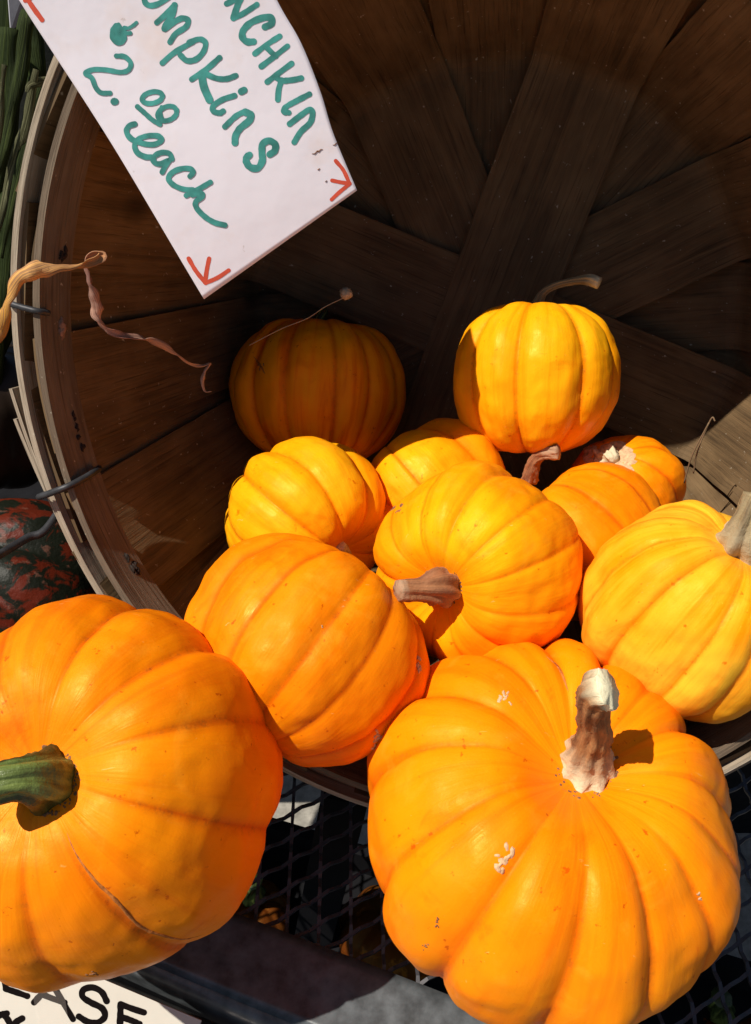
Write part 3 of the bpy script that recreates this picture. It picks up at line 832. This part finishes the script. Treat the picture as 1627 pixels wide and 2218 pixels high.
# slanting leg under the deck and the level below
bm = bmesh.new()
a_, b_ = P(752, 1700, .47), P(655, 2130, .66)
d = (b_ - a_); s1 = d.cross(FW).normalized(); s2 = d.cross(s1).normalized()
box(bm, (a_ + b_) / 2, d / 2, s1 * .0125, s2 * .010)
obj('leg', bm, M['tray'], shelf, smooth=False)
lowsh = thing('lower_shelf', 'dark lower shelf board seen dimly through the mesh', 'shelf', G(800, 2000, -.22))
T1, T2 = G(640, 1832, -.2), G(790, 1878, -.2)
tu = (T2 - T1).normalized(); tv = Vector((0, 0, 1)).cross(tu)
if tv.y < 0: tv = -tv
bm = bmesh.new(); box(bm, T1 + tu * .1 - tv * .22 + Vector((0, 0, -.01)), tu * .6, tv * .22, Vector((0, 0, .008)))
obj('board', bm, M['tray'], lowsh, smooth=False)
bm = bmesh.new(); box(bm, Vector((-.68, .60, -.12)), Vector((.38, 0, 0)), Vector((0, .006, 0)), Vector((0, 0, .23))); box(bm, Vector((.62, .62, -.40)), Vector((.52, 0, 0)), Vector((0, .006, 0)), Vector((0, 0, .35)))
obj('added_dark_screen', bm, M['tray'], lowsh, smooth=False)  # dark screens added to hide bright pavement behind the shelves
bm = bmesh.new(); box(bm, T1 + tu * .1 + Vector((0, 0, .004)), tu * .6, tv * .004, Vector((0, 0, .020)))
obj('back_lip', bm, M['tray'], lowsh, smooth=False)
dim = pumpkin_mat('shade_darkened_rind', (.09, .020, .003), (.05, .010, .002), (.11, .035, .005), seed=12)  # orange rind darkened to stand for the shade below the deck
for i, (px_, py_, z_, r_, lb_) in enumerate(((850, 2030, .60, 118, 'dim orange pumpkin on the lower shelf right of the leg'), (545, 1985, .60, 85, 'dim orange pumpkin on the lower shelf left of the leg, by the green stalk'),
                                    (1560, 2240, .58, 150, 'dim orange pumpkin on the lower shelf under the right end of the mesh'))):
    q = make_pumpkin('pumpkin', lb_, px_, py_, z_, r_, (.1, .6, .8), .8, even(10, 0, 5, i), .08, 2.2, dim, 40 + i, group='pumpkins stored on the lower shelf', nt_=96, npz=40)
    make_stem(q, [(px_ + 6, py_ - 40, 0), (px_ - 2, py_ - 60, .02), (px_ + 4, py_ - 80, .03)], [.008, .006, .006], M['stem_green'], from_top=False, seed=i)

# ------------------------------------------------------------------ cream sign at the front
sA, sB, sC_ = P(256, 2135, .372), P(437, 2211, .372), P(60, 2400, .350)
sn = (sB - sA).cross(sC_ - sA).normalized()
if sn.dot(CAM - sA) < 0: sn = -sn
def board(px, py, lift=0.0):
    d = ray(px, py); s = (sA - CAM).dot(sn) / d.dot(sn); return CAM + d * s + sn * lift
white = plain('cream_sign_board', (.60, .57, .50), .5, nscale=35, var=.12, bmp=.15)
sign = thing('notice_sign', 'cream sign with black capitals fixed at the front of the shelf', 'sign', board(200, 2200))
bm = bmesh.new()
cs = [(-140, 1968), (256, 2135), (437, 2211), (350, 2420), (-260, 2200)]
f1 = [bm.verts.new(board(*c_)) for c_ in cs]; f2 = [bm.verts.new(board(*c_, lift=-.003)) for c_ in cs]
bm.faces.new(f1); bm.faces.new(f2[::-1])
for i in range(5): bm.faces.new((f1[i], f1[(i + 1) % 5], f2[(i + 1) % 5], f2[i]))
bmesh.ops.recalc_face_normals(bm, faces=bm.faces)
obj('board', bm, white, sign, smooth=False)
BL = [[(12, 1690), (18, 1750), (26, 1812)], [(10, 1692), (60, 1712), (95, 1722)], [(18, 1752), (55, 1768), (88, 1776)], [(26, 1814), (75, 1830), (120, 1846)],
      [(228, 1788), (190, 1830), (150, 1874)], [(228, 1788), (275, 1868), (322, 1948)], [(186, 1838), (235, 1858), (285, 1874)],
      [(470, 1868), (448, 1828), (408, 1808), (368, 1818), (364, 1848), (400, 1874), (450, 1900), (462, 1936), (430, 1962), (385, 1958), (348, 1936)],
      [(532, 1882), (530, 1930), (528, 1990)], [(532, 1882), (585, 1902), (634, 1918)], [(532, 1936), (575, 1952), (615, 1968)],
      [(-40, 1960), (0, 1930), (30, 1922)], [(14, 1924), (36, 1952), (50, 1985)], [(50, 1985), (72, 1960), (98, 1944)]]
lettering('lettering', sign, BL, 14, board, M['black'], oy=1250)
tape, t, b = mat('clear_tape'); b.inputs['Base Color'].default_value = (.9, .8, .72, 1); b.inputs['Roughness'].default_value = .12; b.inputs['Alpha'].default_value = .06
bm = bmesh.new()
bm.faces.new([bm.verts.new(board(x_, y_, .0008)) for x_, y_ in ((66, 2128), (140, 2150), (152, 2230), (84, 2215))]); bmesh.ops.recalc_face_normals(bm, faces=bm.faces)
obj('tape_strip', bm, tape, sign, smooth=False)
# copper coloured pipe rail in front of the shelf
bm = bmesh.new()
o_ = E1 - rv * (RW + .013) + Vector((0, 0, -.020))
tube(bm, [o_ + ru * (-.45 + .05 * i) for i in range(23)], .0115, 24)
tag(obj('steel_pipe', bm, M['steel']), 'worn bare steel pipe running along the front of the shelf', 'pipe')

# ------------------------------------------------------------------ dry curled leaf, thread, straw
m, t, b = mat('dry_leaf')
tc = t.nodes.new('ShaderNodeTexCoord')
sx = t.nodes.new('ShaderNodeSeparateXYZ'); t.links.new(tc.outputs['UV'], sx.inputs[0])
c = ramp(t, sx.outputs[1], [(0, (.30, .17, .02)), (.06, (.62, .30, .02)), (.16, (.80, .42, .12)), (.34, (.50, .22, .08)), (.42, (.30, .15, .12)), (.5, (.62, .36, .26)), (.6, (.40, .20, .15)), (.7, (.68, .42, .28)), (1, (.72, .5, .36))])
vein = noise_(t, mapping(t, tc.outputs['UV'], (22, 3, 1)), 1, 4, .6)
c = mixc(t, ramp(t, vein, [(.38, (.85, .85, .85)), (.58, (0, 0, 0))]), c, (.17, .07, .05))
t.links.new(c, b.inputs['Base Color']); b.inputs['Roughness'].default_value = .7
bump(t, b, vein, .6, .001)
LP = [(-12, 740, .340, 12, -.6), (4, 705, .335, 16, -.3), (14, 655, .332, 15, .5), (38, 606, .330, 15, -.2), (68, 588, .331, 19, -.3), (105, 578, .335, 20, .2), (150, 576, .342, 12, 1.0), (192, 570, .352, 10, 2.0), (222, 556, .357, 11, 3.2), (206, 550, .358, 10, 4.0),
      (186, 575, .360, 14, 4.6), (194, 615, .364, 16, 5.2), (208, 655, .369, 11, 6.4), (214, 682, .373, 17, 7.4), (226, 706, .377, 12, 8.4), (262, 726, .382, 8, 9.4), (305, 733, .390, 9, 10.6), (345, 745, .397, 9, 12.0),
      (380, 764, .404, 6, 13.6), (410, 786, .411, 4.5, 15), (438, 793, .417, 3.5, 16), (455, 788, .420, 3.5, 17), (443, 802, .421, 5, 18), (439, 822, .423, 5, 19), (444, 846, .425, 3, 20), (458, 848, .426, 1.2, 21)]
def ribbon(pts, m, name, parent=None, cup=.3, n=7, seg=5):
    sp = spline(pts, n); bm = bmesh.new(); uvl = bm.loops.layers.uv.verify()
    W = [P(q[0], q[1], q[2]) for q in sp]; rows = []
    for i, q in enumerate(sp):
        t_ = (W[min(i + 1, len(W) - 1)] - W[max(i - 1, 0)]).normalized()
        side = t_.cross(FW).normalized(); nn = side.cross(t_)
        a = q[4] + .35 * math.sin(i * .55); s_ = side * math.cos(a) + nn * math.sin(a) * .8; n2 = nn * math.cos(a) - side * math.sin(a)
        hw = max(.4, q[3]) * q[2] / FPX
        row = []
        for k in range(seg):
            x_ = (k / (seg - 1) - .5) * 2
            row.append(bm.verts.new(W[i] + s_ * hw * x_ + n2 * hw * cup * (x_ * x_ - .4) + n2 * hw * .2 * noise.noise(Vector((i * .4, x_ * 2, 1)))))
        rows.append(row)
    L = len(rows)
    for i in range(L - 1):
        for k in range(seg - 1):
            f = bm.faces.new((rows[i][k], rows[i][k + 1], rows[i + 1][k + 1], rows[i + 1][k]))
            for l, (u_, v_) in zip(f.loops, ((k, i), (k + 1, i), (k + 1, i + 1), (k, i + 1))): l[uvl].uv = (u_ / (seg - 1), v_ / L)
    bmesh.ops.recalc_face_normals(bm, faces=bm.faces)
    o = obj(name, bm, m, parent)
    s = o.modifiers.new('thick', 'SOLIDIFY'); s.thickness = .0003
    return o
tag(ribbon(LP, m, 'dried_leaf', cup=.5), 'curled dry orange and tan leaf twisting over the left rim', 'leaf')

th_ = thing('seed_head', 'fine cobweb thread ending in a dry round seed head above the shaded pumpkin', 'seed head', P(750, 636, .44))
straw = plain('dry_straw', (.55, .45, .32), .8, nscale=300, var=.4)
bm = bmesh.new(); tube(bm, [Vector(v) for v in spline([P(540, 748, .455), P(610, 712, .452), P(665, 690, .45), (P(705, 664, .446)), P(745, 645, .44)], 8)], .00022, 5)
obj('thread', bm, straw, th_)
bm = bmesh.new()
rnd = random.Random(5); c0 = P(750, 636, .44)
bmesh.ops.create_icosphere(bm, subdivisions=3, radius=.0030)
for v in bm.verts: v.co *= 1 + .35 * noise.noise(v.co * 900)
bmesh.ops.translate(bm, verts=bm.verts, vec=c0)
obj('seed_ball', bm, straw, th_)
for i, (pts, lb_) in enumerate((([(1482, 1046, .455), (1500, 985, .445), (1536, 915, .435)], 'thin dry straw curving across the sunlit basket wall, the longest'),
                         ([(1502, 1025, .452), (1512, 975, .445), (1540, 908, .437), (1549, 912, .436)], 'short forked straw with a hooked tip on the sunlit basket wall'))):
    bm = bmesh.new(); tube(bm, [Vector(v) for v in spline([P(*q) for q in pts], 8)], .0004, 6)
    tag(obj('straw', bm, plain('brown_straw', (.2, .13, .07), .8)), lb_, 'straw', 'straws on the basket wall')

# ------------------------------------------------------------------ behind the basket on the left: squash, husks, cloth
m, t, b = mat('mottled_rind')
tc = t.nodes.new('ShaderNodeTexCoord')
f = noise_(t, mapping(t, tc.outputs['Object'], (1, 1, 1.6)), 75, 4, .6, .6)
c = mixc(t, ramp(t, f, [(.50, (0, 0, 0)), (.56, (1, 1, 1))]), (.006, .008, .004), (.09, .011, .003))  # colours lowered to stand for the shade this squash lies in
f2 = noise_(t, tc.outputs['Object'], 160, 3, .6)
c = mixc(t, ramp(t, f2, [(.62, (0, 0, 0)), (.7, (.6, .6, .6))]), c, (.14, .06, .04))
t.links.new(c, b.inputs['Base Color']); b.inputs['Roughness'].default_value = .5; b.inputs['Specular IOR Level'].default_value = .2
bump(t, b, f2, .4, .002)
sq = make_pumpkin('squash', 'dark green squash mottled with red orange patches, below the rim at left', 20, 1330, .46, 262, (-.5, .4, .3), .85, even(9, 0, 6, 4), .08, 2, m, 51, cat='squash', group='squashes beside the basket', nt_=128, npz=48)
sq2 = make_pumpkin('squash', 'nearly black squash added to fill the dark left of the basket rim', -60, 900, .48, 200, (-.1, .9, .3), .85, even(9, 0, 6, 6), .08, 2, plain('shade_dark_rind', (.02, .012, .008), .4), 52, cat='squash', group='squashes beside the basket', nt_=128, npz=48)  # added squash, its near-black colour stands for the dark there
# cloth sheet, near-black, added to stand for shaded foliage behind
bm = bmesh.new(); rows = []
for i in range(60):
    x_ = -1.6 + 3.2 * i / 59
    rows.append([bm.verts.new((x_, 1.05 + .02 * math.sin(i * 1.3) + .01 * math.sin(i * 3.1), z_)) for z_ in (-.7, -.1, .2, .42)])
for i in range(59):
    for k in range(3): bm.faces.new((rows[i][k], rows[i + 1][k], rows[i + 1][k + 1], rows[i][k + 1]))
o = obj('shade_backdrop', bm, M['shade_sheet']); tag(o, 'nearly black cloth standing in for shaded foliage behind the display', 'backdrop', kind='structure')
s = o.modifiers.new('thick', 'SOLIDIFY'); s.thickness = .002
husk = thing('corn_stalk', 'green and tan corn stalk leaves hanging at the upper left beside the rim', 'corn stalk', P(-30, 500, .40))
def leafmat(name, a, b2, seed):
    m, t, b = mat(name); tc = t.nodes.new('ShaderNodeTexCoord')
    v = noise_(t, mapping(t, tc.outputs['UV'], (18, 2.5, 1), (seed, 0, 0)), 1, 4, .6)
    t.links.new(mixc(t, ramp(t, v, [(.46, (0, 0, 0)), (.70, (1, 1, 1))]), a, b2), b.inputs['Base Color'])
    b.inputs['Roughness'].default_value = .75; b.inputs['Specular IOR Level'].default_value = .12; bump(t, b, v, .7, .0015); return m
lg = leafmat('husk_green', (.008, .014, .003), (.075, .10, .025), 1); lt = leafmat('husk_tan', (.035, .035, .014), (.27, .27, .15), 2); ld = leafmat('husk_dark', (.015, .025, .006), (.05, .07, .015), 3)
for pts, mm in (
    ([(60, 40, .34, 14, .2), (48, 130, .345, 16, .4), (30, 230, .35, 14, .5), (8, 330, .352, 10, .6), (-20, 430, .355, 6, .8)], lg),
    ([(78, 150, .345, 7, .1), (58, 260, .35, 12, .3), (35, 340, .355, 13, .5), (10, 440, .36, 9, .6), (-15, 560, .365, 4, .8)], lt),
    ([(96, 170, .35, 8, .1), (70, 250, .352, 14, .2), (48, 350, .355, 12, .3), (20, 470, .36, 8, .5), (5, 560, .365, 4, .8)], lg),
    ([(20, 60, .36, 22, .1), (14, 180, .365, 26, .2), (6, 300, .37, 22, .3), (-10, 420, .38, 10, .4)], ld),
    ([(70, 20, .37, 26, .1), (64, 110, .372, 30, .2), (80, 190, .375, 22, .3), (90, 250, .38, 8, .4)], ld),
    ([(20, 420, .38, 26, .1), (2, 560, .385, 30, .2), (-8, 700, .39, 22, .3), (-10, 820, .40, 8, .4)], ld),
    ([(-60, 300, .40, 60, .3), (-90, 520, .42, 90, .2), (-130, 800, .44, 80, .3), (-190, 1050, .45, 30, .2)], ld),  # wide dark leaves here added out of view to shade the squash
    ([(-160, 250, .38, 60, .5), (-220, 480, .40, 90, .3), (-260, 760, .42, 80, .1), (-300, 1000, .43, 30, .2)], ld),
    ([(-20, 380, .42, 50, .1), (-40, 600, .43, 80, .4), (-60, 820, .45, 60, .5), (-90, 1000, .46, 20, .4)], ld),
    ([(-120, 650, .42, 60, .8), (-190, 850, .43, 100, .6), (-250, 1080, .43, 90, .3), (-330, 1300, .43, 30, .2)], ld),
    ([(10, 140, .34, 6, .9), (2, 240, .345, 9, 1.1), (-6, 340, .35, 6, 1.2)], lt),
    ([(115, 168, .352, 5, 1.2), (85, 178, .348, 9, .8), (64, 186, .345, 6, .3), (58, 200, .344, 3, .1)], lt)):
    ribbon(pts, mm, 'leaf', husk, cup=.5)
bm = bmesh.new(); tube(bm, [Vector(v) for v in spline([P(20, -120, .40), P(0, 200, .41), P(-25, 600, .43), P(-40, 1000, .46)], 8)], .009, 14)
obj('stalk', bm, ld, husk)
bm = bmesh.new(); q = [P(14, -40, .38), P(58, -40, .385), P(52, 50, .39), P(22, 66, .385)]
nn = (q[1] - q[0]).cross(q[3] - q[0]).normalized()
f1 = [bm.verts.new(v) for v in q]; f2 = [bm.verts.new(v - nn * .001) for v in q]
bm.faces.new(f1); bm.faces.new(f2[::-1])
for i in range(4): bm.faces.new((f1[i], f1[(i + 1) % 4], f2[(i + 1) % 4], f2[i]))
bmesh.ops.recalc_face_normals(bm, faces=bm.faces)
tag(obj('paper_tag', bm, plain('grey_paper', (.42, .42, .46), .7), smooth=False), 'small grey white paper tag in the top left corner behind the corn leaves', 'tag')
